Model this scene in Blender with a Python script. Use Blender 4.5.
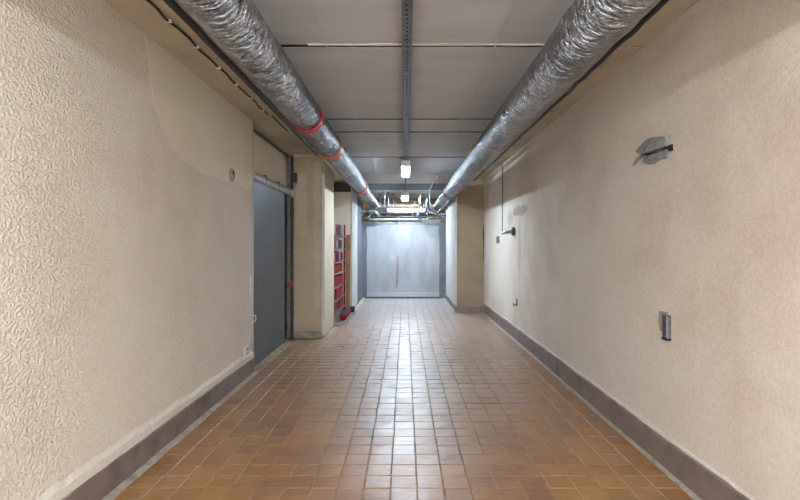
import bpy, bmesh, math, random
from mathutils import Vector, Matrix, noise as mnoise

for o in list(bpy.data.objects):
    bpy.data.objects.remove(o, do_unlink=True)
S = bpy.context.scene
COL = S.collection
R = random.Random(7)
PI = math.pi

# ------------------------------------------------------------------ camera
CAMH = 1.37
FPX = 492.0
cd = bpy.data.cameras.new('camera')
cam = bpy.data.objects.new('camera', cd)
COL.objects.link(cam)
cam.location = (0, 0, CAMH)
cam.rotation_euler = (PI / 2, 0, 0)
cd.sensor_width = 36.0
cd.lens = FPX / 800 * 36.0
cd.shift_x = -5 / 800
cd.shift_y = -5 / 800
cd.clip_start = 0.05
S.camera = cam

# ------------------------------------------------------------------ world, exposure, lamp strengths
w = bpy.data.worlds.new('world')
S.world = w
w.use_nodes = True
w.node_tree.nodes['Background'].inputs[0].default_value = (0.87, 0.94, 1.0, 1)
w.node_tree.nodes['Background'].inputs[1].default_value = 6.5
S.view_settings.view_transform = 'Standard'
S.view_settings.look = 'None'
S.view_settings.exposure = 0.70
S.view_settings.gamma = 1.0
S.view_settings.use_curve_mapping = False
LAMP_NEAR = 90.0      # unseen tubes added over and behind the photographer to brighten the near walls
LAMP_FAR = 115.0       # tubes farther down the corridor (cool)
LAMP_BEYOND = 26.0

# ------------------------------------------------------------------ key dimensions (metres; y = depth along the corridor)
XL, XR = -1.64, 1.606
CH = 2.71             # ceiling
YB = -3.6             # open end behind the photographer, added so sky light fills the near corridor
YE = 12.7             # partition
YF = 21.0             # far wall beyond partition

# ------------------------------------------------------------------ helpers
def lin(c):
    c = c / 255
    return c / 12.92 if c <= 0.04045 else ((c + 0.055) / 1.055) ** 2.4
def rgb(r, g, b):
    return (lin(r), lin(g), lin(b), 1)

def tag(o, label=None, cat=None, group=None, kind=None):
    if label: o['label'] = label
    if cat: o['category'] = cat
    if group: o['group'] = group
    if kind: o['kind'] = kind
    return o

def empty(name, loc=(0, 0, 0), rz=0):
    o = bpy.data.objects.new(name, None)
    COL.objects.link(o)
    o.location = loc
    o.rotation_euler = (0, 0, rz)
    o.empty_display_size = 0.1
    return o

class MB:
    def __init__(s):
        s.v = []; s.f = []; s.sm = []
    def add(s, vs, fs, smooth=False):
        n = len(s.v)
        s.v += [tuple(p) for p in vs]
        s.f += [tuple(i + n for i in f) for f in fs]
        s.sm += [smooth] * len(fs)
        return s
    def box(s, x0, x1, y0, y1, z0, z1, b=0.0):
        if b <= 0:
            vs = [(x, y, z) for z in (z0, z1) for y in (y0, y1) for x in (x0, x1)]
            fs = [(0, 2, 3, 1), (4, 5, 7, 6), (0, 1, 5, 4), (2, 6, 7, 3), (0, 4, 6, 2), (1, 3, 7, 5)]
            return s.add(vs, fs)
        bm = bmesh.new()
        bmesh.ops.create_cube(bm, size=1)
        for v in bm.verts:
            v.co = Vector(((x0 + x1) / 2 + v.co.x * (x1 - x0), (y0 + y1) / 2 + v.co.y * (y1 - y0), (z0 + z1) / 2 + v.co.z * (z1 - z0)))
        bmesh.ops.bevel(bm, geom=list(bm.edges), offset=b, segments=2, affect='EDGES', profile=0.5)
        bm.verts.index_update()
        s.add([v.co for v in bm.verts], [[v.index for v in f.verts] for f in bm.faces])
        bm.free()
        return s
    def tube(s, pts, r, n=10, cap=True, smooth=True):
        pts = [Vector(p) for p in pts]
        rr = r if isinstance(r, (list, tuple)) else [r] * len(pts)
        vs = []; fs = []
        prev = None
        for i, p in enumerate(pts):
            a = pts[max(i - 1, 0)]; c = pts[min(i + 1, len(pts) - 1)]
            t = (c - a).normalized()
            if prev is None:
                up = Vector((0, 0, 1)) if abs(t.z) < 0.9 else Vector((1, 0, 0))
                nrm = t.cross(up).normalized()
            else:
                nrm = (prev - t * prev.dot(t)).normalized()
            prev = nrm
            bn = t.cross(nrm)
            for k in range(n):
                a_ = 2 * PI * k / n
                vs.append(p + (nrm * math.cos(a_) + bn * math.sin(a_)) * rr[i])
        for i in range(len(pts) - 1):
            for k in range(n):
                k2 = (k + 1) % n
                fs.append((i * n + k, i * n + k2, (i + 1) * n + k2, (i + 1) * n + k))
        s.add(vs, fs, smooth)
        if cap:
            m = (len(pts) - 1) * n
            s.add(vs[:n], [tuple(range(n - 1, -1, -1))])
            s.add(vs[m:], [tuple(range(n))])
        return s
    def prism(s, poly, axis, a, b):
        """poly of 2D points extruded along axis from a to b"""
        def P(p, t):
            return {'x': (t, p[0], p[1]), 'y': (p[0], t, p[1]), 'z': (p[0], p[1], t)}[axis]
        n = len(poly)
        vs = [P(p, a) for p in poly] + [P(p, b) for p in poly]
        fs = [tuple(range(n)), tuple(range(2 * n - 1, n - 1, -1))]
        for i in range(n):
            j = (i + 1) % n
            fs.append((i, j, n + j, n + i))
        return s.add(vs, fs)
    def mesh(s, name):
        me = bpy.data.meshes.new(name)
        me.from_pydata(s.v, [], s.f)
        for p, q in zip(me.polygons, s.sm):
            p.use_smooth = q
        bm = bmesh.new(); bm.from_mesh(me)
        bmesh.ops.recalc_face_normals(bm, faces=bm.faces)
        bm.to_mesh(me); bm.free()
        return me
    def build(s, name, mat, parent=None, kind=None):
        o = bpy.data.objects.new(name, s.mesh(name))
        COL.objects.link(o)
        o.data.materials.append(mat)
        if parent is not None:
            o.parent = parent
        if kind: o['kind'] = kind
        return o

def box(name, mat, parent, x0, x1, y0, y1, z0, z1, b=0.0, kind=None):
    return MB().box(x0, x1, y0, y1, z0, z1, b).build(name, mat, parent, kind)

# ------------------------------------------------------------------ materials
def mat(name):
    m = bpy.data.materials.new(name)
    m.use_nodes = True
    nt = m.node_tree
    b = nt.nodes['Principled BSDF']
    return m, nt, b

class N:
    """small node-graph writer"""
    def __init__(s, nt): s.nt = nt
    def node(s, t, **kw):
        n = s.nt.nodes.new(t)
        for k, v in kw.items(): setattr(n, k, v)
        return n
    def link(s, a, b): s.nt.links.new(a, b)
    def pos(s, scale=(1, 1, 1)):
        g = s.node('ShaderNodeNewGeometry')
        m = s.node('ShaderNodeMapping')
        m.inputs['Scale'].default_value = scale
        s.link(g.outputs['Position'], m.inputs['Vector'])
        return m.outputs[0]
    def noise(s, vec, scale, detail=4, rough=0.55, dist=0.0):
        n = s.node('ShaderNodeTexNoise')
        n.inputs['Scale'].default_value = scale
        n.inputs['Detail'].default_value = detail
        n.inputs['Roughness'].default_value = rough
        n.inputs['Distortion'].default_value = dist
        s.link(vec, n.inputs['Vector'])
        return n.outputs['Fac']
    def ramp(s, fac, stops):
        r = s.node('ShaderNodeValToRGB')
        e = r.color_ramp.elements
        while len(e) < len(stops): e.new(0.5)
        for el, (p, c) in zip(e, stops):
            el.position = p
            el.color = c if isinstance(c, tuple) else (c, c, c, 1)
        s.link(fac, r.inputs[0])
        return r.outputs[0]
    def mix(s, fac, a, b, mode='MIX'):
        m = s.node('ShaderNodeMix', data_type='RGBA', blend_type=mode)
        for sock, v in ((m.inputs[0], fac), (m.inputs[6], a), (m.inputs[7], b)):
            if hasattr(v, 'is_output'): s.link(v, sock)
            else: sock.default_value = v
        return m.outputs[2]
    def math(s, op, a, b=None, c=None):
        m = s.node('ShaderNodeMath', operation=op)
        for i, v in enumerate((a, b, c)):
            if v is None: continue
            if hasattr(v, 'is_output'): s.link(v, m.inputs[i])
            else: m.inputs[i].default_value = v
        return m.outputs[0]
    def bump(s, h, strength, dist, normal=None):
        b = s.node('ShaderNodeBump')
        b.inputs['Strength'].default_value = strength
        b.inputs['Distance'].default_value = dist
        s.link(h, b.inputs['Height'])
        if normal is not None: s.link(normal, b.inputs['Normal'])
        return b.outputs[0]

def simple(name, col, rough=0.6, metal=0.0, var=0.12, scale=6.0, bump=0.0, bscale=60.0, bdist=0.002, stretch=(1, 1, 1)):
    m, nt, b = mat(name)
    n = N(nt)
    p = n.pos(stretch)
    f = n.noise(p, scale, 5)
    d = tuple(c * (1 - 2.2 * var) for c in col[:3]) + (1,)
    l = tuple(min(1, c * (1 + 1.2 * var)) for c in col[:3]) + (1,)
    n.link(n.ramp(f, [(0.3, d), (0.5, col), (0.72, l)]), b.inputs['Base Color'])
    b.inputs['Roughness'].default_value = rough
    b.inputs['Metallic'].default_value = metal
    if bump > 0:
        n.link(n.bump(n.noise(p, bscale, 4), bump, bdist), b.inputs['Normal'])
    return m

def emit(name, col, strength):
    m, nt, b = mat(name)
    b.inputs['Base Color'].default_value = (0.8, 0.8, 0.8, 1)
    b.inputs['Emission Color'].default_value = col
    b.inputs['Emission Strength'].default_value = strength
    return m

M = {}

def wall_mat(name, base, stain, light, grain, gscale, gdist, worm=False, stain_box=None):
    m, nt, b = mat(name)
    n = N(nt)
    p = n.pos()
    big = n.noise(p, 0.9, 5, 0.6)
    c = n.ramp(big, [(0.32, stain), (0.5, base), (0.7, light)])
    spk = n.noise(p, 55, 3, 0.6)
    c = n.mix(0.16, c, n.ramp(spk, [(0.35, 0.25), (0.65, 1.0)]), 'MULTIPLY')
    if stain_box:
        for (y, z, ry, rz, col, amt) in stain_box:
            g = n.node('ShaderNodeNewGeometry')
            sx = n.node('ShaderNodeSeparateXYZ'); n.link(g.outputs['Position'], sx.inputs[0])
            dy = n.math('POWER', n.math('DIVIDE', n.math('SUBTRACT', sx.outputs[1], y), ry), 2.0)
            dz = n.math('POWER', n.math('DIVIDE', n.math('SUBTRACT', sx.outputs[2], z), rz), 2.0)
            d = n.math('ADD', n.math('ADD', dy, dz), n.math('MULTIPLY', n.math('SUBTRACT', n.noise(p, 9, 5, 0.7), 0.5), 2.3))
            k = n.ramp(d, [(0.35, amt), (1.25, 0.0)])
            c = n.mix(k, c, col)
    n.link(c, b.inputs['Base Color'])
    b.inputs['Roughness'].default_value = 0.82
    b.inputs['Specular IOR Level'].default_value = 0.25
    if worm:
        # trowelled stucco: short raised worms with pits between them
        q = n.pos((1, 0.75, 1.0))
        warp = n.node('ShaderNodeTexNoise'); warp.inputs['Scale'].default_value = 26; n.link(q, warp.inputs['Vector'])
        ad = n.node('ShaderNodeVectorMath', operation='MULTIPLY_ADD')
        n.link(warp.outputs['Color'], ad.inputs[0]); ad.inputs[1].default_value = (0.035, 0.035, 0.035); n.link(q, ad.inputs[2])
        v = n.node('ShaderNodeTexVoronoi', feature='SMOOTH_F1'); v.inputs['Scale'].default_value = gscale
        n.link(ad.outputs[0], v.inputs['Vector'])
        a = n.ramp(v.outputs['Distance'], [(0.1, 1.0), (0.55, 0.0)])
        amt = n.ramp(n.noise(p, 0.55, 3, 0.5), [(0.3, 0.45), (0.62, 1.0)])
        h = n.math('MULTIPLY', n.math('ADD', a, n.math('MULTIPLY', n.noise(q, gscale * 1.6, 3), 0.8)), amt)
        nr = n.bump(h, grain, gdist)
    else:
        h = n.math('ADD', n.noise(p, gscale, 4, 0.65), n.math('MULTIPLY', n.noise(p, 4.0, 3), 0.6))
        nr = n.bump(h, grain, gdist)
    n.link(nr, b.inputs['Normal'])
    return m

M['stucco'] = wall_mat('rough_cream_stucco', rgb(231, 220, 204), rgb(222, 208, 190), rgb(237, 228, 213), 0.85, 92, 0.008, worm=True)
M['plaster_right'] = wall_mat('sanded_cream_plaster', rgb(230, 219, 205), rgb(216, 200, 184), rgb(235, 227, 216), 0.7, 110, 0.009,
    stain_box=[(6.9, 1.85, 0.52, 0.085, rgb(150, 120, 84), 0.55), (7.55, 1.78, 0.22, 0.17, rgb(170, 160, 150), 0.5), (6.9, 1.3, 0.10, 0.5, rgb(176, 156, 132), 0.4)])
M['smooth_plaster'] = wall_mat('smooth_cream_plaster', rgb(233, 223, 204), rgb(227, 215, 194), rgb(237, 228, 211), 0.25, 70, 0.003)
M['pillar_tan'] = wall_mat('tan_pillar_plaster', rgb(186, 166, 140), rgb(166, 142, 112), rgb(198, 182, 160), 0.4, 60, 0.004)
M['pillar_side'] = wall_mat('pale_tan_plaster', rgb(196, 180, 157), rgb(180, 160, 134), rgb(206, 193, 172), 0.4, 60, 0.004)
M['white_plaster'] = wall_mat('white_plaster', rgb(214, 208, 198), rgb(196, 186, 172), rgb(226, 222, 214), 0.4, 50, 0.004)
M['ragged_plaster'] = wall_mat('ragged_plaster', rgb(226, 218, 206), rgb(206, 194, 178), rgb(234, 228, 218), 0.7, 60, 0.006)
M['skirting'] = simple('brown_grey_skirting_cement', rgb(126, 110, 104), 0.6, var=0.16, scale=5, bump=0.4, bscale=45)
M['mortar'] = simple('pale_mortar', rgb(168, 158, 144), 0.85, var=0.18, scale=14, bump=0.7, bscale=60, bdist=0.004)
M['dark_mortar'] = simple('grey_mortar', rgb(140, 142, 140), 0.8, var=0.22, scale=22, bump=0.8, bscale=70, bdist=0.006)
M['cavity'] = simple('dark_cavity', rgb(34, 30, 26), 0.9)
M['ceil'] = simple('grey_white_ceiling_paint', rgb(190, 193, 197), 0.75, var=0.05, scale=1.6, bump=0.25, bscale=5, bdist=0.01, stretch=(1, 3, 1))
M['ceil_lamplit'] = simple('lamplit_ceiling_paint', rgb(206, 203, 198), 0.75, var=0.05, scale=2, bump=0.2, bscale=5, bdist=0.01, stretch=(1, 3, 1))  # lighter ceiling copy: lamp glow on the far slabs painted into the colour
M['ceil_grey'] = simple('bare_grey_concrete', rgb(120, 122, 126), 0.8, var=0.12, scale=3, bump=0.3, bscale=20)
M['soffit'] = simple('olive_beige_soffit', rgb(184, 172, 148), 0.8, var=0.12, scale=2.2, bump=0.35, bscale=30, bdist=0.004, stretch=(1.5, 0.6, 1))
M['gap'] = simple('dark_joint', rgb(30, 27, 24), 0.95)
M['end_panel'] = simple('blue_grey_cement_panel', rgb(158, 160, 164), 0.5, var=0.1, scale=1.8, bump=0.3, bscale=12, stretch=(2, 1, 0.7))
M['end_wall'] = simple('dark_grey_concrete', rgb(112, 116, 124), 0.65, var=0.12, scale=3, bump=0.3, bscale=25)
M['dark_conc'] = simple('slate_grey_paint', rgb(84, 90, 100), 0.6, var=0.1, scale=3)
M['wing_white'] = simple('grey_white_plaster', rgb(190, 186, 182), 0.8, var=0.08, scale=3, bump=0.3, bscale=40)
M['wing_tan'] = simple('brown_tan_render', rgb(150, 128, 104), 0.85, var=0.1, scale=2.5, bump=0.4, bscale=70)
M['end_strip'] = simple('pale_grey_strip', rgb(172, 176, 184), 0.5, var=0.06)
M['scar'] = simple('red_brown_scar', rgb(146, 128, 126), 0.8, var=0.2, scale=30)
M['door'] = simple('blue_grey_steel', rgb(90, 95, 102), 0.42, 0.35, var=0.1, scale=2.5, bump=0.15, bscale=9, bdist=0.006)
M['galv'] = simple('galvanised_steel', rgb(176, 182, 188), 0.34, 0.9, var=0.12, scale=18)
M['rail'] = simple('zinc_rail', rgb(186, 190, 196), 0.4, 0.4, var=0.1, scale=10)
M['galv_dark'] = simple('dull_galvanised_steel', rgb(120, 124, 130), 0.42, 0.85, var=0.16, scale=24)
M['black'] = simple('black_rubber', rgb(34, 32, 31), 0.5, var=0.1)
M['brown_pipe'] = simple('dark_brown_pipe', rgb(70, 60, 50), 0.5, 0.3, var=0.2, scale=14)
M['white_plastic'] = simple('white_plastic', rgb(214, 210, 202), 0.4, var=0.04)
M['wire'] = simple('pale_grey_wire', rgb(196, 192, 186), 0.5)
M['red_strap'] = simple('red_strap', rgb(190, 44, 30), 0.45, var=0.08)
M['orange_strap'] = simple('orange_red_strap', rgb(214, 78, 30), 0.45, var=0.08)
M['red_case'] = simple('dark_red_case', rgb(138, 8, 18), 0.55, var=0.14, scale=9)
M['red_case'].node_tree.nodes['Principled BSDF'].inputs['Specular IOR Level'].default_value = 0.15
M['dark_case'] = simple('dark_wine_case', rgb(40, 18, 22), 0.55, var=0.15, scale=9)
M['wood'] = simple('tan_wood', rgb(140, 96, 60), 0.6, var=0.18, scale=8, stretch=(6, 6, 0.6))
M['rust'] = simple('rusty_orange', rgb(150, 84, 44), 0.8, var=0.2, scale=30)
M['yellow_pipe'] = simple('yellowed_pipe', rgb(150, 144, 118), 0.4, 0.2, var=0.14, scale=16)
M['olive_box'] = simple('olive_box', rgb(104, 88, 46), 0.6, var=0.15)
M['blue_hose'] = simple('blue_grey_hose', rgb(90, 98, 108), 0.5)
M['lamp_body'] = simple('lamp_housing', rgb(200, 204, 208), 0.4, 0.1, var=0.03)
M['tube_near'] = emit('near_fill_tube', (0.97, 0.98, 1.0, 1), LAMP_NEAR)
M['tube_far'] = emit('cool_tube', (0.70, 0.85, 1.0, 1), LAMP_FAR)
M['tube_beyond'] = emit('white_tube', (1.0, 0.98, 0.92, 1), LAMP_BEYOND)

def foil():
    m, nt, b = mat('crinkled_foil')
    n = N(nt)
    p = n.pos((1, 1, 1))
    q = n.pos((5, 16, 5))
    f = n.noise(q, 2.6, 5, 0.6, 0.6)
    n.link(n.ramp(n.noise(p, 3, 4), [(0.3, rgb(122, 127, 134)), (0.7, rgb(168, 170, 172))]), b.inputs['Base Color'])
    b.inputs['Metallic'].default_value = 1.0
    n.link(n.ramp(f, [(0.3, 0.16), (0.7, 0.3)]), b.inputs['Roughness'])
    v = n.node('ShaderNodeTexVoronoi', feature='F1'); v.inputs['Scale'].default_value = 6
    n.link(n.pos((3, 9, 3)), v.inputs['Vector'])
    h = n.math('ADD', f, n.math('MULTIPLY', v.outputs['Distance'], 0.5))
    n.link(n.bump(h, 1.0, 0.035), b.inputs['Normal'])
    return m
M['foil'] = foil()

PX, PY = 0.1495, 0.149       # tile pitch
TX0, TY0 = 0.068, 2.774      # a grid corner
def tile_mat():
    m, nt, b = mat('glazed_brown_tile')
    n = N(nt)
    g = n.node('ShaderNodeNewGeometry')
    sub = n.node('ShaderNodeVectorMath', operation='SUBTRACT'); n.link(g.outputs['Position'], sub.inputs[0]); sub.inputs[1].default_value = (TX0, TY0, -0.5)
    dv = n.node('ShaderNodeVectorMath', operation='DIVIDE'); n.link(sub.outputs[0], dv.inputs[0]); dv.inputs[1].default_value = (PX, PY, 10)
    fl = n.node('ShaderNodeVectorMath', operation='FLOOR'); n.link(dv.outputs[0], fl.inputs[0])
    wn = n.node('ShaderNodeTexWhiteNoise'); n.link(fl.outputs[0], wn.inputs['Vector'])
    base = n.ramp(wn.outputs['Value'], [(0.0, rgb(142, 92, 26)), (0.35, rgb(154, 103, 32)), (0.7, rgb(162, 112, 42)), (1.0, rgb(150, 106, 54))])
    p = n.pos()
    dirt = n.noise(p, 2.2, 6, 0.65)
    base = n.mix(n.ramp(dirt, [(0.36, 0.55), (0.5, 0.0)]), base, rgb(110, 60, 12))
    scuff = n.noise(n.pos((1.0, 2.5, 1)), 9, 6, 0.7)
    base = n.mix(n.ramp(scuff, [(0.5, 0.0), (0.75, 0.35)]), base, rgb(188, 160, 130))
    # partition's pale reflection painted into the tile as a dusty film, growing with depth
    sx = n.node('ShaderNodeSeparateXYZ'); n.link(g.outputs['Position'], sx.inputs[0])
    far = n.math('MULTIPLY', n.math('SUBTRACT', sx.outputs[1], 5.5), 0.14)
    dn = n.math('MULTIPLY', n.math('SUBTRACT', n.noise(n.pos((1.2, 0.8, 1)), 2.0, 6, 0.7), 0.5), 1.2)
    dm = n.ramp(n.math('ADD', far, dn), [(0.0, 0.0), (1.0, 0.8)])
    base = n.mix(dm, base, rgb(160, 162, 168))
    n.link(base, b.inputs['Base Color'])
    n.link(n.ramp(n.noise(n.pos((1, 2, 1)), 12, 5, 0.65), [(0.3, 0.3), (0.7, 0.55)]), b.inputs['Roughness'])
    b.inputs['Specular IOR Level'].default_value = 0.7
    b.inputs['Coat Weight'].default_value = 1.0
    b.inputs['Coat IOR'].default_value = 1.75
    n.link(n.math('MULTIPLY_ADD', wn.outputs['Color'], 0.16, 0.34), b.inputs['Coat Roughness'])
    h = n.math('ADD', n.noise(n.pos((0.6, 1.6, 1)), 22, 4, 0.6), n.math('MULTIPLY', n.noise(p, 90, 3), 0.3))
    wav = n.bump(n.noise(n.pos((1, 1.5, 1)), 9, 3, 0.5), 0.5, 0.006)
    nb = n.bump(h, 0.5, 0.004, wav)
    n.link(nb, b.inputs['Normal']); n.link(nb, b.inputs['Coat Normal'])
    return m
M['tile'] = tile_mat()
M['grout'] = simple('worn_grout', rgb(168, 146, 122), 0.7, var=0.25, scale=9)

# ------------------------------------------------------------------ floor
floor = box('floor', M['grout'], None, -2.7, 2.0, YB, YF, -0.12, -0.005, kind='structure')
tiles = []
JW = 0.0045
def tile_shape(mb, ox, oy, rr):
    hx, hy = PX / 2 - JW / 2, PY / 2 - JW / 2
    hx -= rr.uniform(0, 0.002); hy -= rr.uniform(0, 0.002)
    b = 0.0022
    jit = [rr.uniform(-0.0021, 0.0021) for _ in range(4)]
    sg = [(-1, -1), (1, -1), (1, 1), (-1, 1)]
    lo = [(ox + sx * hx, oy + sy * hy, -0.0055) for sx, sy in sg]
    mi = [(ox + sx * hx, oy + sy * hy, -0.0022 + jit[i]) for i, (sx, sy) in enumerate(sg)]
    hi = [(ox + sx * (hx - b), oy + sy * (hy - b), 0.0 + jit[i]) for i, (sx, sy) in enumerate(sg)]
    vs = lo + mi + hi
    fs = [(8, 9, 10, 11)]
    for i in range(4):
        j = (i + 1) % 4
        fs += [(i, j, 4 + j, 4 + i), (4 + i, 4 + j, 8 + j, 8 + i)]
    mb.add(vs, fs)
variants = []
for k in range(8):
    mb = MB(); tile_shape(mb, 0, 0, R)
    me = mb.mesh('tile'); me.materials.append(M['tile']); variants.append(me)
rest = MB()
count = 0
row0 = -2
for j in range(-42, 122):
    for i in range(-11, 10):
        x = TX0 + (i + 0.5) * PX + R.uniform(-0.0014, 0.0014)
        y = TY0 + (j + 0.5) * PY + R.uniform(-0.0014, 0.0014)
        if y < YB + 0.1 or y > YE - 0.1: continue
        if y > 9.85 and not (-1.02 < x < 0.95): continue
        if y > 7.1 and y < 8.3 and x < -1.1: continue
        if row0 <= j and count < 300:
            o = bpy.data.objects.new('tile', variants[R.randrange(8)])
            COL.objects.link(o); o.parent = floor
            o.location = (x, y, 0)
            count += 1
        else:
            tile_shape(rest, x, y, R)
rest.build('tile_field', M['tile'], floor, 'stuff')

# mortar fillet along the foot of both skirtings
def ragged_strip_floor(name, x_wall, sgn, y0, y1, wmin, wmax, mt, parent):
    mb = MB(); n = int((y1 - y0) / 0.05)
    vs = []; fs = []
    for k in range(n + 1):
        y = y0 + (y1 - y0) * k / n
        wv = wmin + (wmax - wmin) * (0.5 + 0.5 * mnoise.noise(Vector((x_wall * 3, y * 3.1, 0))) + 0.25 * mnoise.noise(Vector((x_wall, y * 13, 4))))
        vs += [(x_wall, y, 0.012), (x_wall + sgn * wv * 0.5, y, 0.008), (x_wall + sgn * wv, y, -0.004)]
    for k in range(n):
        a = k * 3
        fs += [(a, a + 1, a + 4, a + 3), (a + 1, a + 2, a + 5, a + 4)]
    return mb.add(vs, fs, True).build(name, mt, parent)

# ------------------------------------------------------------------ ceiling: slabs with open joints
ceiling = box('ceiling', M['gap'], None, -2.7, 2.0, YB, YF, CH + 0.1, CH + 0.2, kind='structure')
edges = [YB, 3.315, 5.24, 5.84, 7.50, 9.2, 10.75, 12.0, 14.2, 16.2, 18.5, YF]
gaps = [0, 0.038, 0.056, 0.06, 0.085, 0.03, 0.02, 0.03, 0.05, 0.05, 0.05, 0]
smat = ['ceil', 'ceil', 'ceil', 'ceil', 'ceil', 'ceil_lamplit', 'ceil_grey', 'ceil_lamplit', 'ceil_grey', 'ceil_lamplit', 'ceil_lamplit']
def ragged_slab(x0, x1, y0, y1, z0, z1, amp):
    nx = max(8, int((x1 - x0) / 0.04))
    fr = []; bk = []
    for k in range(nx + 1):
        x = x0 + (x1 - x0) * k / nx
        fr.append((x, y0 + amp * abs(mnoise.noise(Vector((x * 9, y0, 1)))) + amp * 0.5 * R.random()))
        bk.append((x, y1 - amp * abs(mnoise.noise(Vector((x * 9, y1, 5)))) - amp * 0.5 * R.random()))
    mb = MB(); vs = []; fs = []
    for (a, b) in zip(fr, bk):
        vs += [(a[0], a[1], z0), (b[0], b[1], z0), (a[0], a[1], z1), (b[0], b[1], z1)]
    for k in range(nx):
        a = k * 4; c = a + 4
        fs += [(a, a + 1, c + 1, c), (a + 2, c + 2, c + 3, a + 3), (a, c, c + 2, a + 2), (a + 1, a + 3, c + 3, c + 1)]
    fs += [(0, 2, 3, 1), (nx * 4, nx * 4 + 1, nx * 4 + 3, nx * 4 + 2)]
    return mb.add(vs, fs)
XS0, XS1 = -1.12, 1.14
for k in range(len(edges) - 1):
    y0 = edges[k] + gaps[k] / 2; y1 = edges[k + 1] - gaps[k + 1] / 2
    dz = R.uniform(-0.0015, 0.0015)
    ragged_slab(XS0, XS1, y0, y1, CH + dz, CH + 0.1, 0.008).build('slab', M[smat[k]], ceiling)
    for xa, xb in ((-2.7, XS0 - 0.006), (XS1 + 0.006, 2.0)):
        ragged_slab(xa, xb, y0 - gaps[k] * 0.3, y1 + gaps[k + 1] * 0.3, CH - 0.004, CH + 0.1, 0.005).build('soffit_strip', M['soffit'], ceiling)
for k in range(1, len(edges) - 1):
    box('joint_filler', M['gap'], ceiling, XS0, XS1, edges[k] - gaps[k] * 0.5 - 0.01, edges[k] + gaps[k] * 0.5 + 0.01, CH + 0.003, CH + 0.09)
# crumbling white plaster lip at the first wide joint
mb = MB()
x = XS0
while x < XS1:
    L = R.uniform(0.03, 0.16)
    d = R.uniform(0.006, 0.016)
    if R.random() < 0.86:
        mb.box(x, min(x + L, XS1), 3.286 - d * 0.7, 3.297 + R.uniform(-0.006, 0.003), CH - 0.006, CH + 0.004)
    x += L
mb.build('plaster_lip', M['white_plaster'], ceiling)

# ------------------------------------------------------------------ walls
wl = box('wall_left', M['stucco'], None, XL - 0.09, XL, YB, 5.30, -0.005, CH - 0.005, kind='structure')
# smooth fresh-plaster patch in the upper corner, proud of the stucco
outline = [(3.10, 2.69), (3.16, 2.5), (3.2, 2.32), (3.30, 2.17), (3.46, 2.05), (3.7, 1.985), (4.0, 1.955), (4.4, 1.945), (4.8, 1.965), (5.1, 1.96), (5.296, 1.98), (5.296, 2.70), (3.10, 2.70)]
dense = []
for a, b_ in zip(outline, outline[1:] + outline[:1]):
    for t in range(4):
        y = a[0] + (b_[0] - a[0]) * t / 4; z = a[1] + (b_[1] - a[1]) * t / 4
        if z < 2.68 and y < 5.28:
            y += 0.03 * mnoise.noise(Vector((y * 7, z * 7, 2))); z += 0.03 * mnoise.noise(Vector((y * 7, z * 7, 9)))
        dense.append((y, z))
MB().prism(dense, 'x', XL - 0.01, XL + 0.002).build('plaster_patch', M['smooth_plaster'], wl)
# pale plaster arris at the end of the wall
mb = MB()
vs = []; fs = []
for k in range(40):
    z = 0.23 + (2.70 - 0.23) * k / 39
    wv = 0.035 + 0.012 * mnoise.noise(Vector((z * 4, 0, 0)))
    vs += [(XL + 0.006, 5.30 - wv, z), (XL + 0.008, 5.303, z), (XL - 0.05, 5.304, z)]
for k in range(39):
    a = k * 3; fs += [(a, a + 1, a + 4, a + 3), (a + 1, a + 2, a + 5, a + 4)]
mb.add(vs, fs).build('corner_plaster', M['white_plaster'], wl)

box('wall_lintel_left', M['smooth_plaster'], None, XL - 0.20, XL - 0.09, 5.30, 7.25, 2.16, CH - 0.005, kind='structure')
box('wall_side_room', M['end_wall'], None, -2.6, -2.5, 4.9, 8.1, -0.005, CH - 0.005, kind='structure')
box('wall_side_room_near', M['end_wall'], None, -2.5, XL - 0.09, 5.0, 5.28, -0.005, CH - 0.005, kind='structure')
box('wall_side_room_far', M['end_wall'], None, -2.5, -1.75, 7.9, 8.1, -0.005, CH - 0.005, kind='structure')
box('wall_niche_left', M['smooth_plaster'], None, -2.1, -1.75, 8.1, 11.4, -0.005, CH - 0.005, kind='structure')
box('wall_right', M['plaster_right'], None, XR, XR + 0.2, YB, 10.0, -0.005, CH - 0.005, kind='structure')

# partition across the corridor: 2 m high, open above it
we = box('wall_end', M['end_wall'], None, -1.12, 1.12, YE, YE + 0.14, -0.005, 1.965, kind='structure')
def irregular_rect(x0, x1, z0, z1, amp, arch=0.0, n=14):
    pts = []
    for k in range(n): t = k / n; pts.append((x0 + (x1 - x0) * t, z0))
    for k in range(n): t = k / n; pts.append((x1 + amp * mnoise.noise(Vector((3, t * 5, 0))), z0 + (z1 - z0) * t))
    for k in range(n): t = k / n; pts.append((x1 + (x0 - x1) * t, z1 + amp * mnoise.noise(Vector((t * 6, 7, 0))) - arch * (2 * t - 1) ** 2))
    for k in range(n): t = k / n; pts.append((x0 + amp * mnoise.noise(Vector((9, t * 5, 0))), z1 + (z0 - z1) * t - (arch if k == 0 else 0)))
    return pts
MB().prism(irregular_rect(-0.985, 0.885, 0.155, 1.90, 0.03, 0.05), 'y', YE - 0.018, YE + 0.01).build('cement_panel', M['end_panel'], we)
box('pale_strip', M['end_strip'], we, -0.985, 0.885, YE - 0.035, YE + 0.01, 0.035, 0.15, 0.006)
scar = [(-0.235, 0.26), (-0.20, 0.24), (-0.175, 0.5), (-0.165, 0.95), (-0.18, 1.1), (-0.205, 1.06), (-0.225, 0.7)]
MB().prism(scar, 'y', YE - 0.023, YE - 0.01).build('scar', M['scar'], we)
blot = [(-0.40, 1.0), (-0.33, 0.93), (-0.26, 1.0), (-0.25, 1.09), (-0.31, 1.13), (-0.38, 1.1)]
MB().prism(blot, 'y', YE - 0.021, YE - 0.01).build('filler_blot', M['end_strip'], we)

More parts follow.
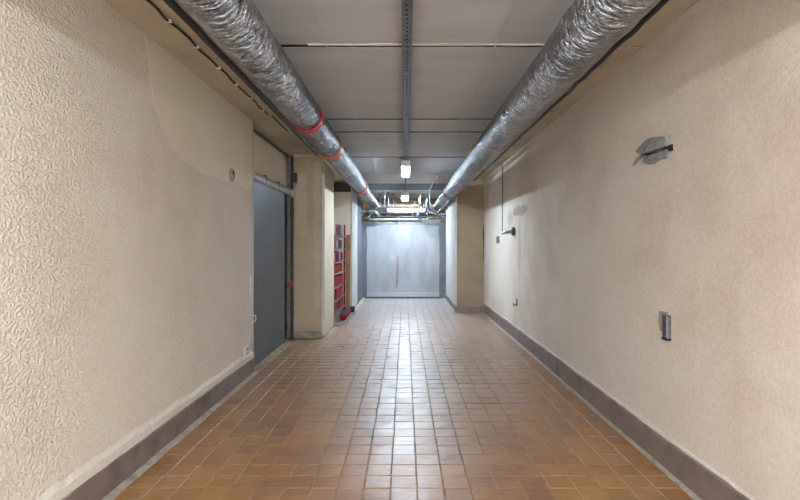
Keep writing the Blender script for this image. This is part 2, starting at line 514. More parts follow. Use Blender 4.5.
# beyond the partition
box('wall_beyond_left', M['smooth_plaster'], None, -1.9, -1.7, 11.4, YF, -0.005, CH - 0.005, kind='structure')
box('wall_beyond_right', M['smooth_plaster'], None, 1.66, 1.86, 12.70, YF, -0.005, CH - 0.005, kind='structure')
box('wall_far', M['ceil_grey'], None, -1.9, 1.9, YF, YF + 0.15, -0.005, CH, kind='structure')

# wing walls that narrow the passage before the partition
wr = box('wall_wing_right', M['wing_tan'], None, 1.05, XR + 0.1, 9.98, YE, -0.005, CH - 0.005, kind='structure')
box('wing_face', M['wing_white'], wr, 1.028, 1.052, 9.95, 12.3, 0.14, CH - 0.12)
box('wing_skirting', M['skirting'], wr, 1.02, 1.052, 9.99, 12.69, -0.004, 0.13, 0.004)
box('wing_skirting', M['skirting'], wr, 1.05, XR - 0.02, 9.955, 9.99, -0.004, 0.13, 0.004)
rp = [(1.03, CH - 0.13), (1.2, CH - 0.11), (1.35, CH - 0.13), (XR - 0.02, CH - 0.11), (XR - 0.02, CH - 0.012), (1.03, CH - 0.012)]
MB().prism(rp, 'y', 9.94, 9.985).build('head_band', M['soffit'], wr)
MB().prism([(0.99, 2.56), (1.05, 2.53), (1.13, 2.55), (1.15, 2.60), (1.08, 2.63), (1.0, 2.61)], 'y', 9.90, 9.975).build('rust_stain', M['rust'], wr)
crk = [(1.588, 1.1), (1.603, 1.1), (1.603, 1.72), (1.59, 1.78), (1.572, 1.6), (1.587, 1.4)]
MB().prism(crk, 'y', 9.965, 9.982).build('dark_crack', M['brown_pipe'], wr)

wg = box('wall_wing_left', M['dark_conc'], None, -1.75, -1.09, 11.4, YE, -0.005, CH - 0.25, kind='structure')

# ------------------------------------------------------------------ skirtings
ragged_strip_floor('mortar_fillet', 1.02, -1, 9.96, YE - 0.01, 0.04, 0.075, M['mortar'], wr)
ragged_strip_floor('mortar_fillet', -1.09, 1, 10.22, YE - 0.01, 0.05, 0.09, M['mortar'], wg)
def skirting(name, x_wall, sgn, y0, y1, h, t, top_amp):
    mb = MB(); n = int((y1 - y0) / 0.04); vs = []; fs = []
    for k in range(n + 1):
        y = y0 + (y1 - y0) * k / n
        hh = h + top_amp * mnoise.noise(Vector((x_wall, y * 2.3, 1))) + top_amp * 0.5 * mnoise.noise(Vector((x_wall, y * 11, 3)))
        tt = t + 0.003 * mnoise.noise(Vector((x_wall, y * 3, 6)))
        vs += [(x_wall, y, -0.005), (x_wall + sgn * tt, y, -0.005), (x_wall + sgn * tt, y, hh - 0.006), (x_wall + sgn * (tt - 0.006), y, hh), (x_wall, y, hh)]
    for k in range(n):
        a = k * 5
        for q in range(4): fs.append((a + q, a + q + 1, a + q + 6, a + q + 5))
    fs += [(0, 1, 2, 3, 4), tuple(n * 5 + q for q in (4, 3, 2, 1, 0))]
    return mb.add(vs, fs).build(name, M['skirting'], None, 'structure')
def plaster_band(x_wall, sgn, y0, y1, z, hmin, hmax, t, parent, seed):
    mb = MB(); n = int((y1 - y0) / 0.025); vs = []; fs = []
    for k in range(n + 1):
        y = y0 + (y1 - y0) * k / n
        f = 0.5 + 0.5 * mnoise.noise(Vector((seed, y * 2.2, 1))) + 0.35 * mnoise.noise(Vector((seed, y * 12, 3)))
        hh = hmin + (hmax - hmin) * max(0, f)
        lo = z - 0.012 + 0.012 * mnoise.noise(Vector((seed, y * 9, 8)))
        vs += [(x_wall, y, lo), (x_wall + sgn * t, y, lo), (x_wall + sgn * t, y, z + hh * 0.6), (x_wall, y, z + hh)]
    for k in range(n):
        a = k * 4
        for q in range(3): fs.append((a + q, a + q + 1, a + q + 5, a + q + 4))
    fs += [(0, 1, 2, 3), tuple(n * 4 + q for q in (3, 2, 1, 0))]
    mb.add(vs, fs).build('ragged_plaster_edge', M['ragged_plaster'], parent)
bl = skirting('baseboard_left', XL, 1, YB + 0.02, 5.295, 0.17, 0.022, 0.006)
plaster_band(XL, 1, YB + 0.02, 5.29, 0.17, 0.05, 0.10, 0.016, bl, 1)
ragged_strip_floor('mortar_fillet', XL + 0.02, 1, YB + 0.02, 5.29, 0.03, 0.06, M['mortar'], bl)
br = skirting('baseboard_right', XR, -1, YB + 0.02, 9.93, 0.185, 0.022, 0.010)
plaster_band(XR, -1, YB + 0.02, 9.93, 0.185, 0.008, 0.035, 0.008, br, 5)
ragged_strip_floor('mortar_fillet', XR - 0.02, -1, YB + 0.02, 9.93, 0.015, 0.045, M['mortar'], br)

# ------------------------------------------------------------------ pillars on the door side
p1 = empty('pillar', (-1.46, 7.7, -0.005))
tag(p1, 'tan plastered pillar with white chipped corner beside the sliding door', 'pillar')
def lp(o, root):
    o.matrix_parent_inverse = Matrix.Translation(-Vector(root.location)); return o
def part(name, mb, m, root, kind=None):
    o = mb.build(name, m, root, kind); return lp(o, root)
part('core', MB().box(-1.75, -1.205, 7.27, 8.19, -0.005, CH - 0.006), M['dark_mortar'], p1)
def ragged_face(x0, x1, z0, z1, amp, seed, n=24):
    pts = []
    for k in range(n): t = k / n; pts.append((x0 + (x1 - x0) * t, z0 + amp * mnoise.noise(Vector((t * 9, seed, 0)))))
    for k in range(n): t = k / n; pts.append((x1 + amp * 0.6 * mnoise.noise(Vector((seed, t * 18, 0))), z0 + (z1 - z0) * t))
    for k in range(n): t = k / n; pts.append((x1 + (x0 - x1) * t, z1))
    for k in range(n): t = k / n; pts.append((x0 + amp * 0.5 * mnoise.noise(Vector((seed, t * 15, 4))), z1 + (z0 - z1) * t))
    return pts
part('front_plaster', MB().prism(ragged_face(-1.635, -1.215, 0.10, CH - 0.05, 0.02, 2), 'y', 7.235, 7.275), M['pillar_tan'], p1)
part('front_patch', MB().prism(ragged_face(-1.34, -1.24, 0.45, CH - 0.12, 0.10, 8), 'y', 7.231, 7.237), M['pillar_side'], p1)
part('front_patch', MB().prism(ragged_face(-1.60, -1.44, 1.5, CH - 0.3, 0.10, 13), 'y', 7.232, 7.237), M['pillar_side'], p1)
part('side_plaster', MB().box(-1.21, -1.185, 7.25, 8.2, 0.03, CH - 0.05, 0.006), M['pillar_side'], p1)
part('corner_plaster', MB().prism(ragged_face(-1.222, -1.18, 0.05, CH - 0.3, 0.012, 5), 'y', 7.228, 7.262), M['white_plaster'], p1)
part('capital', MB().box(-1.70, -1.19, 7.22, 8.2, CH - 0.05, CH - 0.006, 0.005), M['soffit'], p1)
part('exposed_foot', MB().box(-1.63, -1.22, 7.245, 7.272, -0.004, 0.075, 0.008), M['mortar'], p1)

p2 = empty('pillar', (-1.4, 10.8, -0.005))
tag(p2, 'cream pillar with dark head behind the red rack', 'pillar')
part('core', MB().box(-1.75, -1.12, 10.22, 11.39, -0.005, CH - 0.006), M['smooth_plaster'], p2)
part('side_plaster', MB().box(-1.125, -1.10, 10.2, 11.39, 0.02, CH - 0.16, 0.005), M['wing_white'], p2)
part('head_band', MB().box(-1.74, -1.12, 10.17, 10.222, CH - 0.24, CH - 0.03, 0.01), M['brown_pipe'], p2)  # dark brown band across the top of the pillar front
part('foot', MB().box(-1.7, -1.09, 10.19, 10.222, -0.004, 0.10, 0.006), M['skirting'], p2)

# ------------------------------------------------------------------ sliding steel door
d1 = empty('door_1', (-1.69, 6.0, -0.005)); d1['kind'] = 'structure'
tag(d1, 'blue-grey steel sliding door hung from a galvanised rail', None)
leaf = part('door_leaf', MB().box(-1.722, -1.676, 5.312, 6.80, 0.012, 2.10, 0.004), M['door'], d1)
part('door_edge', MB().box(-1.72, -1.672, 6.80, 6.84, 0.012, 2.08, 0.003), M['galv_dark'], d1)
part('bottom_guide', MB().box(-1.70, -1.655, 5.31, 7.0, -0.004, 0.012), M['mortar'], d1)
rail = part('rail', MB().tube([(-1.665, 5.312, 2.13), (-1.665, 7.2, 2.13)], 0.046, 12), M['rail'], d1)
part('rail_shadow_gap', MB().box(-1.70, -1.69, 5.312, 7.2, 2.09, 2.15), M['galv_dark'], d1)
for yy in (5.75, 6.35, 6.9):
    part('rail_bracket', MB().box(-1.73, -1.618, yy - 0.012, yy + 0.012, 2.172, 2.185).box(-1.624, -1.618, yy - 0.012, yy + 0.012, 2.10, 2.18), M['galv_dark'], d1)
part('rail_end_cap', MB().tube([(-1.665, 7.2, 2.13), (-1.665, 7.232, 2.13)], 0.05, 12), M['white_plastic'], d1)
for yy in (5.72, 6.02):
    part('scratch_slot', MB().box(-1.6775, -1.6745, yy - 0.008, yy + 0.008, 1.52, 1.6), M['galv_dark'], d1)

# ------------------------------------------------------------------ foil ducts
def duct(name, X, Z, r, y0, y1, label, seed, straps, crinkle_to):
    root = empty(name, (X, y0, Z - r)); tag(root, label, 'duct', 'foil ventilation ducts')
    n = 60; dy = 0.011; rows = int((y1 - y0) / dy)
    vs = []; fs = []
    for i in range(rows + 1):
        y = y0 + (y1 - y0) * i / rows
        amp = 1.0 if y < crinkle_to else 0.8
        sag = 0.006 * math.sin(y * 2.1 + seed) 
        for k in range(n):
            a = 2 * PI * k / n
            c, s_ = math.cos(a), math.sin(a)
            q = Vector((c * 1.6 + seed, s_ * 1.6, y * 14))
            e = 0.006 * mnoise.noise(q) + 0.010 * (0.35 - abs(mnoise.noise(Vector((c * 3.4 + seed, s_ * 3.4, y * 20 + 3.0 * c))))) + 0.006 * mnoise.noise(Vector((c * 0.8, s_ * 0.8 + seed, y * 2.5)))
            rr = r + amp * e
            for (sy, _, _) in straps:
                d = abs(y - sy)
                if d < 0.2: rr = rr * (1 - 0.025 * (1 - d / 0.2))
            vs.append((X + rr * c, y, Z + rr * s_ + sag * 0.3))
    for i in range(rows):
        for k in range(n):
            k2 = (k + 1) % n
            fs.append((i * n + k, i * n + k2, (i + 1) * n + k2, (i + 1) * n + k))
    part('foil_sleeve', MB().add(vs, fs, True), M['foil'], root)
    for (sy, m_, wd) in straps:
        mb = MB(); v2 = []; f2 = []; nn = 30
        path = [(X + (r + 0.004) * math.cos(2 * PI * k / nn), Z + (r + 0.004) * math.sin(2 * PI * k / nn)) for k in range(nn + 1)]
        for (px, pz) in path:
            L = math.hypot(px - X, pz - Z)
            ox, oz = (px - X) / L * 0.007, (pz - Z) / L * 0.007
            v2 += [(px, sy - wd / 2, pz), (px, sy + wd / 2, pz), (px + ox, sy + wd / 2, pz + oz), (px + ox, sy - wd / 2, pz + oz)]
        for k in range(len(path) - 1):
            a = k * 4
            for q in range(4): f2.append((a + q, a + (q + 1) % 4, a + 4 + (q + 1) % 4, a + 4 + q))
        part('hanging_strap', mb.add(v2, f2), m_, root)
        part('hanger', MB().tube([(X, sy, Z + r), (X, sy, CH - 0.005)], 0.006, 6), M['galv_dark'], root)
    # collar and short elbow at the far end
    part('end_collar', MB().tube([(X, y1 - 0.02, Z), (X, y1 + 0.1, Z)], r * 1.1, 24), M['galv'], root)
    sg = 1 if X < 0 else -1
    part('elbow', MB().tube([(X, y1 + 0.1, Z), (X + sg * 0.03, y1 + 0.3, Z - 0.02), (X + sg * 0.14, y1 + 0.42, Z - 0.1), (X + sg * 0.3, y1 + 0.48, Z - 0.16)], r * 0.8, 16), M['galv'], root)
    return root
duct('ventilation_duct', -0.84, CAMH + 1.10, 0.131, -3.4, 14.0, 'crinkled foil ventilation duct with red straps above the sliding door side', 0.0,
     [(4.2, M['red_strap'], 0.11), (5.5, M['orange_strap'], 0.19), (9.2, M['red_strap'], 0.30)], 5.6)
duct('ventilation_duct', 0.893, CAMH + 1.05, 0.133, -3.4, 13.4, 'crinkled foil ventilation duct running along the wall with the mortar patch', 5.0,
     [(1.4, M['galv_dark'], 0.04), (9.6, M['rust'], 0.12)], 14.0)

# ------------------------------------------------------------------ perforated cable channel under the ceiling
ch = empty('cable_channel', (0.012, YB, CH - 0.05)); tag(ch, 'perforated galvanised steel channel running down the middle of the ceiling', 'channel')
cx, cw, cz = 0.012, 0.058, CH - 0.055
y0, y1 = -3.4, 7.1
mb = MB()
mb.box(cx - cw / 2, cx - cw / 2 + 0.012, y0, y1, cz, cz + 0.003)
mb.box(cx + cw / 2 - 0.012, cx + cw / 2, y0, y1, cz, cz + 0.003)
y = y0
while y < y1:
    mb.box(cx - cw / 2 + 0.0119, cx + cw / 2 - 0.0119, y, min(y + 0.028, y1), cz, cz + 0.003)
    y += 0.055
part('web', mb, M['galv_dark'], ch)
for s_ in (-1, 1):
    xx = cx + s_ * cw / 2
    part('flange', MB().box(xx - 0.0015, xx + 0.0015, y0, y1, cz, cz + 0.04), M['galv_dark'], ch)
for yy in (-2, 0, 2.2, 3.7, 5.0, 6.4):
    part('hanger', MB().box(cx - 0.02, cx + 0.02, yy - 0.02, yy + 0.02, cz + 0.003, CH + 0.0), M['galv_dark'], ch)
cab = MB().tube([(cx + 0.005, y0 + 0.1, cz + 0.012), (cx - 0.005, 2, cz + 0.012), (cx + 0.006, 5, cz + 0.012), (cx, 7.15, cz + 0.012)], 0.008, 8).build('power_cable', M['black'])
tag(cab, 'black power cable lying inside the perforated ceiling channel', 'cable')
cb2 = MB().tube([(cx, 8.64, CH - 0.10), (cx, 9.4, CH - 0.06), (cx, 10.6, CH - 0.06), (cx, 11.2, CH - 0.1)], 0.012, 8).build('power_cable', M['black'])
tag(cb2, 'dark conduit on the ceiling linking the two tube lights', 'cable')

# ------------------------------------------------------------------ fluorescent battens
def lamp(x, y, L, z, along, tube_m, label, wd=0.10, skirt=True, group='fluorescent ceiling lights'):
    root = empty('ceiling_light', (x, y, z)); tag(root, label, 'light', group)
    if not along: root.rotation_euler = (0, 0, PI / 2)
    def pt(name, mb, m): o = mb.build(name, m, root); return o
    h = L / 2
    pt('housing', MB().box(-wd / 2, wd / 2, -h, h, 0.055, 0.09, 0.006), M['lamp_body'])
    for s_ in (-1, 1):
        if skirt: pt('side_skirt', MB().box(s_ * wd / 2 - 0.003, s_ * wd / 2 + 0.003, -h, h, 0.012, 0.06), M['lamp_body'])
        pt('end_cap', MB().box(-wd / 2, wd / 2, s_ * h - 0.02, s_ * h + 0.02, -0.005, 0.09, 0.006), M['lamp_body'])
        pt('glow_tube', MB().tube([(s_ * wd * 0.26, -h + 0.02, 0.022), (s_ * wd * 0.26, h - 0.02, 0.022)], wd * 0.2, 8), tube_m)
        pt('hanger', MB().box(-0.008, 0.008, s_ * h * 0.6 - 0.01, s_ * h * 0.6 + 0.01, 0.09, CH - z), M['galv_dark'])
    return root
lamp(0.01, 8.1, 1.2, CAMH + 1.20, True, M['tube_far'], 'lit tube light at the end of the perforated ceiling channel', 0.13)
lamp(0.0, 11.95, 1.2, CAMH + 1.13, True, M['tube_far'], 'lit tube light hanging just in front of the partition top', 0.17)
lamp(-0.02, 17.0, 1.45, CAMH + 1.17, False, M['tube_beyond'], 'lit tube light set crosswise beyond the partition', 0.16, False)
lamp(0.01, 0.3, 1.3, CAMH + 0.90, True, M['tube_near'], 'unseen tube light added above the photographer to brighten the near walls', 0.10, False)  # this and the next lamp are added out of view as near fill
lamp(0.01, -2.2, 1.3, CAMH + 0.90, True, M['tube_near'], 'unseen tube light added behind the photographer to brighten the near walls', 0.10, False)

# ------------------------------------------------------------------ cables under the ceiling
def wavy(x, z, y0, y1, r, m, label, amp=0.006, name='ceiling_cable', seed=0, cat='cable', clips=0):
    n = max(6, int((y1 - y0) / 0.08))
    pts = [(x + amp * mnoise.noise(Vector((seed, k * 0.35, 0))), y0 + (y1 - y0) * k / n, z - abs(amp * mnoise.noise(Vector((seed, k * 0.3, 5))))) for k in range(n + 1)]
    if clips:
        root = empty(name, (x, y0, z)); tag(root, label, cat)
        part('sheath', MB().tube(pts, r, 8), m, root)
        for k in range(clips):
            yy = y0 + (y1 - y0) * (k + 0.5) / clips
            part('clip', MB().box(x - 0.016, x + 0.016, yy - 0.006, yy + 0.006, z - r - 0.008, z + r * 0.5), M['white_plastic'], root)
        return root
    o = MB().tube(pts, r, 8).build(name, m)
    return tag(o, label, cat)
wavy(-1.39, CH - 0.014, -3.4, 5.0, 0.008, M['black'], 'black cable clipped along the soffit above the stucco wall', 0.014, seed=1, clips=22)
wavy(-1.37, CH - 0.014, 5.08, 5.70, 0.009, M['brown_pipe'], 'short dark cable end on the soffit above the sliding door', 0.02, seed=2)
wavy(-1.245, CH - 0.05, -3.4, 7.0, 0.022, M['black'], 'thick black cable hung beside the duct with red straps', 0.006, seed=3)
wavy(-1.29, CH - 0.016, 6.0, 7.1, 0.012, M['brown_pipe'], 'dark brown cable on the soffit leading to the tan pillar', 0.02, seed=4)
wavy(-1.70, CH - 0.05, 5.32, 7.2, 0.016, M['brown_pipe'], 'dark pipe in the corner above the sliding door', 0.004, seed=5, cat='pipe', name='corner_pipe')
wavy(1.34, CH - 0.08, -3.4, 9.6, 0.016, M['black'], 'black line added for the shadow gap between the duct and the bare cream wall', 0.012, seed=6)  # black strand stands in for the shadow line along the duct's edge
wavy(-0.52, CH - 0.008, -3.0, 10.0, 0.0022, M['wire'], 'thin white wire on the ceiling nearer the strapped duct', 0.006, seed=7, name='ceiling_wire', cat='wire')
wavy(0.60, CH - 0.02, -3.0, 9.55, 0.0028, M['wire'], 'thin white wire ending at a small junction on the ceiling', 0.006, seed=8, name='ceiling_wire', cat='wire')
wavy(0.59, CH - 0.03, 9.72, 15.0, 0.01, M['galv'], 'thin metal conduit running on from the small ceiling junction', 0.006, seed=9, name='ceiling_conduit', cat='conduit')
jb = MB().box(0.565, 0.635, 9.57, 9.70, CH - 0.055, CH - 0.008, 0.008).build('junction_box', M['white_plastic']); tag(jb, 'small white junction box on the ceiling between lamp and duct', 'box')

# ------------------------------------------------------------------ fittings on the stucco wall
h1 = empty('wall_hole', (XL, 4.64, 2.03)); tag(h1, 'chipped round hole with mortar lumps in the smooth cream plaster', 'hole')
def blob_poly(cy, cz_, ry, rz, n, amp, seed):
    return [(cy + ry * math.cos(2 * PI * k / n) * (1 + amp * mnoise.noise(Vector((seed, k * 0.9, 0)))), cz_ + rz * math.sin(2 * PI * k / n) * (1 + amp * mnoise.noise(Vector((seed, k * 0.9, 6))))) for k in range(n)]
part('rim', MB().prism(blob_poly(4.64, 2.03, 0.07, 0.062, 18, 0.25, 1), 'x', XL - 0.002, XL + 0.010), M['mortar'], h1)
part('cavity', MB().prism(blob_poly(4.675, 2.045, 0.03, 0.035, 14, 0.3, 3), 'x', XL + 0.004, XL + 0.0125), M['cavity'], h1)
part('lump', MB().prism(blob_poly(4.635, 2.02, 0.026, 0.028, 10, 0.4, 5), 'x', XL + 0.004, XL + 0.022), M['dark_mortar'], h1)
part('lump', MB().prism(blob_poly(4.60, 2.05, 0.014, 0.02, 8, 0.4, 7), 'x', XL + 0.004, XL + 0.018), M['mortar'], h1)

lt = empty('bolt_latch', (XL, 5.19, 0.6)); tag(lt, 'thin white bolt latch on the stucco wall beside the steel door', 'latch')
part('plate', MB().box(XL + 0.004, XL + 0.016, 5.165, 5.20, 0.88, 1.05, 0.003), M['white_plastic'], lt)
part('rod', MB().tube([(XL + 0.016, 5.19, 1.04), (XL + 0.018, 5.192, 0.7), (XL + 0.016, 5.19, 0.55)], 0.006, 8), M['galv'], lt)
part('hook', MB().tube([(XL + 0.016, 5.19, 0.64), (XL + 0.06, 5.21, 0.62), (XL + 0.06, 5.21, 0.57), (XL + 0.016, 5.19, 0.54)], 0.006, 8), M['white_plastic'], lt)
ob = empty('wall_socket', (XL, 5.04, 0.27)); tag(ob, 'small open socket box low on the stucco wall near the steel door', 'socket')
part('frame', MB().box(XL + 0.001, XL + 0.022, 4.985, 5.095, 0.235, 0.325, 0.004), M['ragged_plaster'], ob)
part('recess', MB().box(XL + 0.02, XL + 0.0235, 5.0, 5.08, 0.25, 0.31), M['dark_mortar'], ob)
part('insert', MB().box(XL + 0.022, XL + 0.03, 5.02, 5.06, 0.265, 0.295, 0.003), M['white_plastic'], ob)

# pipe at the pillar's inner corner with a red valve
vp = empty('riser_pipe', (-1.655, 7.19, -0.005)); tag(vp, 'dark vertical pipe with red valve between steel door and tan pillar', 'pipe')
part('pipe', MB().tube([(-1.655, 7.195, 0.0), (-1.655, 7.195, 2.06)], 0.02, 10), M['brown_pipe'], vp)
part('pipe', MB().tube([(-1.655, 7.195, 2.19), (-1.655, 7.195, CH - 0.03)], 0.022, 10), M['brown_pipe'], vp)
part('valve_body', MB().tube([(-1.655, 7.17, 0.81), (-1.655, 7.12, 0.81)], 0.018, 10), M['galv_dark'], vp)
part('valve_wheel', MB().tube([(-1.655, 7.12, 0.81), (-1.655, 7.10, 0.81)], 0.038, 14), M['red_strap'], vp)
part('bracket', MB().box(-1.63, -1.58, 7.15, 7.23, 2.28, 2.42, 0.006), M['black'], vp)

# ------------------------------------------------------------------ fittings on the bare cream wall
mp = empty('mortar_patch', (XR, 3.18, 1.98)); tag(mp, 'cracked grey mortar slab around a dark slot high on the cream wall', 'mortar patch')
up = [(3.38, 1.975), (3.30, 2.02), (3.22, 2.055), (3.12, 2.06), (3.04, 2.055), (2.985, 2.06), (2.97, 2.035), (2.985, 1.995), (3.06, 1.985), (3.14, 1.972), (3.24, 1.958), (3.31, 1.955)]
lo = [(3.33, 1.955), (3.24, 1.945), (3.14, 1.958), (3.06, 1.972), (2.99, 1.98), (2.965, 1.955), (2.985, 1.925), (3.08, 1.915), (3.16, 1.89), (3.24, 1.885), (3.31, 1.90), (3.29, 1.925)]
def shear(poly):
    return [(p[0], p[1] + (p[0] - 3.15) * 0.15) for p in poly]
def slab_blob(poly, d0, d1, seed):
    poly = shear(poly)
    c = Vector((sum(p[0] for p in poly) / len(poly), sum(p[1] for p in poly) / len(poly)))
    mb = MB(); n = len(poly)
    r0 = [(XR, p[0], p[1]) for p in poly]
    r1 = [(XR - d0 - 0.008 * mnoise.noise(Vector((seed, i * 0.8, 0))), c.x + (p[0] - c.x) * 0.95, c.y + (p[1] - c.y) * 0.92) for i, p in enumerate(poly)]
    r2 = [(XR - d1 - 0.012 * mnoise.noise(Vector((seed, i * 0.7, 9))), c.x + (p[0] - c.x) * 0.5, c.y + (p[1] - c.y) * 0.45) for i, p in enumerate(poly)]
    fs = []
    for a in (0, n):
        for i in range(n):
            j = (i + 1) % n
            fs.append((a + i, a + j, a + n + j, a + n + i))
    fs.append(tuple(range(2 * n, 3 * n)))
    return mb.add(r0 + r1 + r2, fs)
part('slab_piece', slab_blob(up, 0.030, 0.042, 1), M['dark_mortar'], mp)
part('slab_piece', slab_blob(lo, 0.014, 0.022, 4), M['dark_mortar'], mp)
part('tail', MB().prism(shear([(3.32, 1.955), (3.40, 1.935), (3.46, 1.885), (3.44, 1.88), (3.36, 1.915), (3.31, 1.935)]), 'x', XR - 0.009, XR), M['mortar'], mp)
part('slot', MB().prism(shear([(3.30, 1.955), (3.1, 1.97), (2.95, 2.005), (2.945, 1.965), (3.0, 1.96), (3.12, 1.95), (3.28, 1.94)]), 'x', XR - 0.010, XR), M['cavity'], mp)

cs = empty('conduit_stub', (XR, 3.07, 0.80)); tag(cs, 'short grey metal conduit stub low on the cream wall', 'conduit')
part('back_plate', MB().prism([(3.0, 0.835), (3.09, 0.83), (3.11, 0.9), (3.10, 0.955), (3.0, 0.96)], 'x', XR - 0.006, XR), M['mortar'], cs)
part('channel', MB().box(XR - 0.03, XR - 0.001, 2.965, 3.02, 0.805, 0.945, 0.005), M['galv_dark'], cs)
part('open_end', MB().box(XR - 0.031, XR - 0.002, 2.963, 3.022, 0.792, 0.806), M['cavity'], cs)

ps = empty('pipe_stub', (XR, 7.3, 1.56)); tag(ps, 'pipe stub with black round flange sticking out of the cream wall', 'pipe')
part('flange', MB().tube([(XR - 0.001, 7.22, 1.57), (XR - 0.035, 7.22, 1.57)], 0.062, 16), M['black'], ps)
part('spout', MB().tube([(XR - 0.03, 7.22, 1.57), (XR - 0.12, 7.26, 1.56), (XR - 0.16, 7.34, 1.545)], [0.026, 0.024, 0.02], 10), M['galv'], ps)
so = empty('wall_socket', (XR, 8.5, 1.44)); tag(so, 'white socket plate with dark box beside the vertical cable', 'socket')
part('plate', MB().box(XR - 0.012, XR, 8.50, 8.66, 1.41, 1.49, 0.004), M['white_plastic'], so)
part('box', MB().box(XR - 0.04, XR - 0.001, 8.36, 8.47, 1.40, 1.52, 0.006), M['galv_dark'], so)
wc = MB().tube([(XR - 0.010, 8.06, CH - 0.02), (XR - 0.012, 8.05, 2.2), (XR - 0.010, 8.07, 1.9), (XR - 0.011, 8.06, 1.54)], 0.0065, 8).build('wall_cable', M['black']); tag(wc, 'black cable dropping from the ceiling down the cream wall', 'cable')
hk = empty('wall_hook', (XR, 7.05, 0.52)); tag(hk, 'small black hook low on the cream wall', 'hook')
part('plate', MB().box(XR - 0.01, XR, 7.03, 7.07, 0.5, 0.60, 0.003), M['black'], hk)
part('prong', MB().tube([(XR - 0.008, 7.05, 0.52), (XR - 0.05, 7.05, 0.50), (XR - 0.055, 7.05, 0.54)], 0.008, 8), M['black'], hk)

# ------------------------------------------------------------------ red rack in the niche
rk = empty('storage_rack', (-1.42, 9.2, 0)); tag(rk, 'narrow metal rack of red cases between the two pillars', 'rack')
rx0, rx1, ry0, ry1 = -1.62, -1.22, 8.36, 9.92
for xx in (rx0, rx1):
    for yy in (ry0, ry1):
        part('post', MB().box(xx - 0.014, xx + 0.014, yy - 0.014, yy + 0.014, 0.0, 1.78), M['red_case'], rk)
levels = [0.16, 0.39, 0.62, 0.86, 1.06, 1.30, 1.53]
for i, z in enumerate(levels):
    part('shelf', MB().box(rx0 + 0.016, rx1 - 0.016, ry0 + 0.016, ry1 - 0.016, z - 0.012, z - 0.002), M['galv_dark'], rk)
    part('rail', MB().tube([(rx1 + 0.016, ry0, z - 0.005), (rx1 + 0.016, ry1, z - 0.005)], 0.009, 8), M['galv_dark'], rk)
tops = levels[1:] + [1.80]
names = ['bottom', 'second', 'third', 'fourth', 'fifth', 'sixth', 'top']
nk = [3, 3, 3, 3, 4, 4, 3]
for i, z in enumerate(levels):
    hh = tops[i] - z - 0.03
    n = nk[i]
    for k in range(n):
        ya = ry0 + 0.03 + (ry1 - ry0 - 0.06) * k / n; yb = ry0 + 0.03 + (ry1 - ry0 - 0.06) * (k + 1) / n - 0.012
        dark = (i >= 4 and (k + i) % 2 == 0)
        h2 = hh * R.uniform(0.82, 0.97)
        root = empty('storage_case', ((rx0 + rx1) / 2, (ya + yb) / 2, z - 0.002))
        spot = ['next to the tan pillar', 'second from the tan pillar', 'third from the tan pillar', 'next to the wooden plank']
        if n == 3: spot = [spot[0], 'in the middle', spot[3]]
        tag(root, '%s case on the %s shelf of the rack, %s' % ('dark wine-red' if dark else 'red', names[i], spot[k]), 'case', 'cases on the rack')
        part('body', MB().box(rx0 + 0.03, rx1 - 0.02 - R.uniform(0, 0.03), ya, yb, z - 0.002, z + h2, 0.008), M['dark_case'] if dark else M['red_case'], root)
        if i >= 4:
            part('label_strip', MB().box(rx1 - 0.022, rx1 - 0.012, (ya + yb) / 2 - 0.03, (ya + yb) / 2 + 0.03, z + h2 * 0.1, z + h2 * 0.9), M['galv'] if dark else M['dark_case'], root)
pk = empty('wooden_plank', (-1.18, 10.08, 0)); tag(pk, 'tan wooden plank leaning on the pillar behind the rack', 'plank')
part('board', MB().add([(-1.205, 10.00, 0.0), (-1.125, 10.00, 0.0), (-1.125, 10.03, 0.0), (-1.205, 10.03, 0.0), (-1.205, 10.13, 1.58), (-1.125, 10.13, 1.58), (-1.125, 10.16, 1.58), (-1.205, 10.16, 1.58)],
     [(0, 3, 2, 1), (4, 5, 6, 7), (0, 1, 5, 4), (1, 2, 6, 5), (2, 3, 7, 6), (3, 0, 4, 7)]), M['wood'], pk)
rb = empty('red_bucket', (-1.17, 9.6, 0)); tag(rb, 'low red tray on the floor at the foot of the rack', 'tray')
part('tray', MB().box(-1.185, -1.08, 8.9, 9.8, 0.0, 0.10, 0.015), M['red_case'], rb)
part('rim', MB().box(-1.188, -1.075, 8.895, 9.805, 0.09, 0.108, 0.004), M['dark_case'], rb)
bb = empty('black_block', (-1.08, 10.1, 0)); tag(bb, 'small dark block on the floor against the cream pillar', 'block')
part('block', MB().box(-1.12, -1.03, 10.03, 10.16, 0, 0.11, 0.012), M['black'], bb)
part('strap', MB().box(-1.122, -1.028, 10.08, 10.11, -0.001, 0.114), M['galv_dark'], bb)
hs = MB().tube([(-1.14, 8.28, 0.012), (-1.06, 8.5, 0.012), (-1.02, 8.8, 0.012), (-1.05, 9.1, 0.012), (-1.03, 9.5, 0.012), (-1.0, 9.9, 0.012)], 0.012, 8).build('hose', M['blue_hose']); tag(hs, 'blue-grey hose lying on the floor in front of the rack', 'hose')

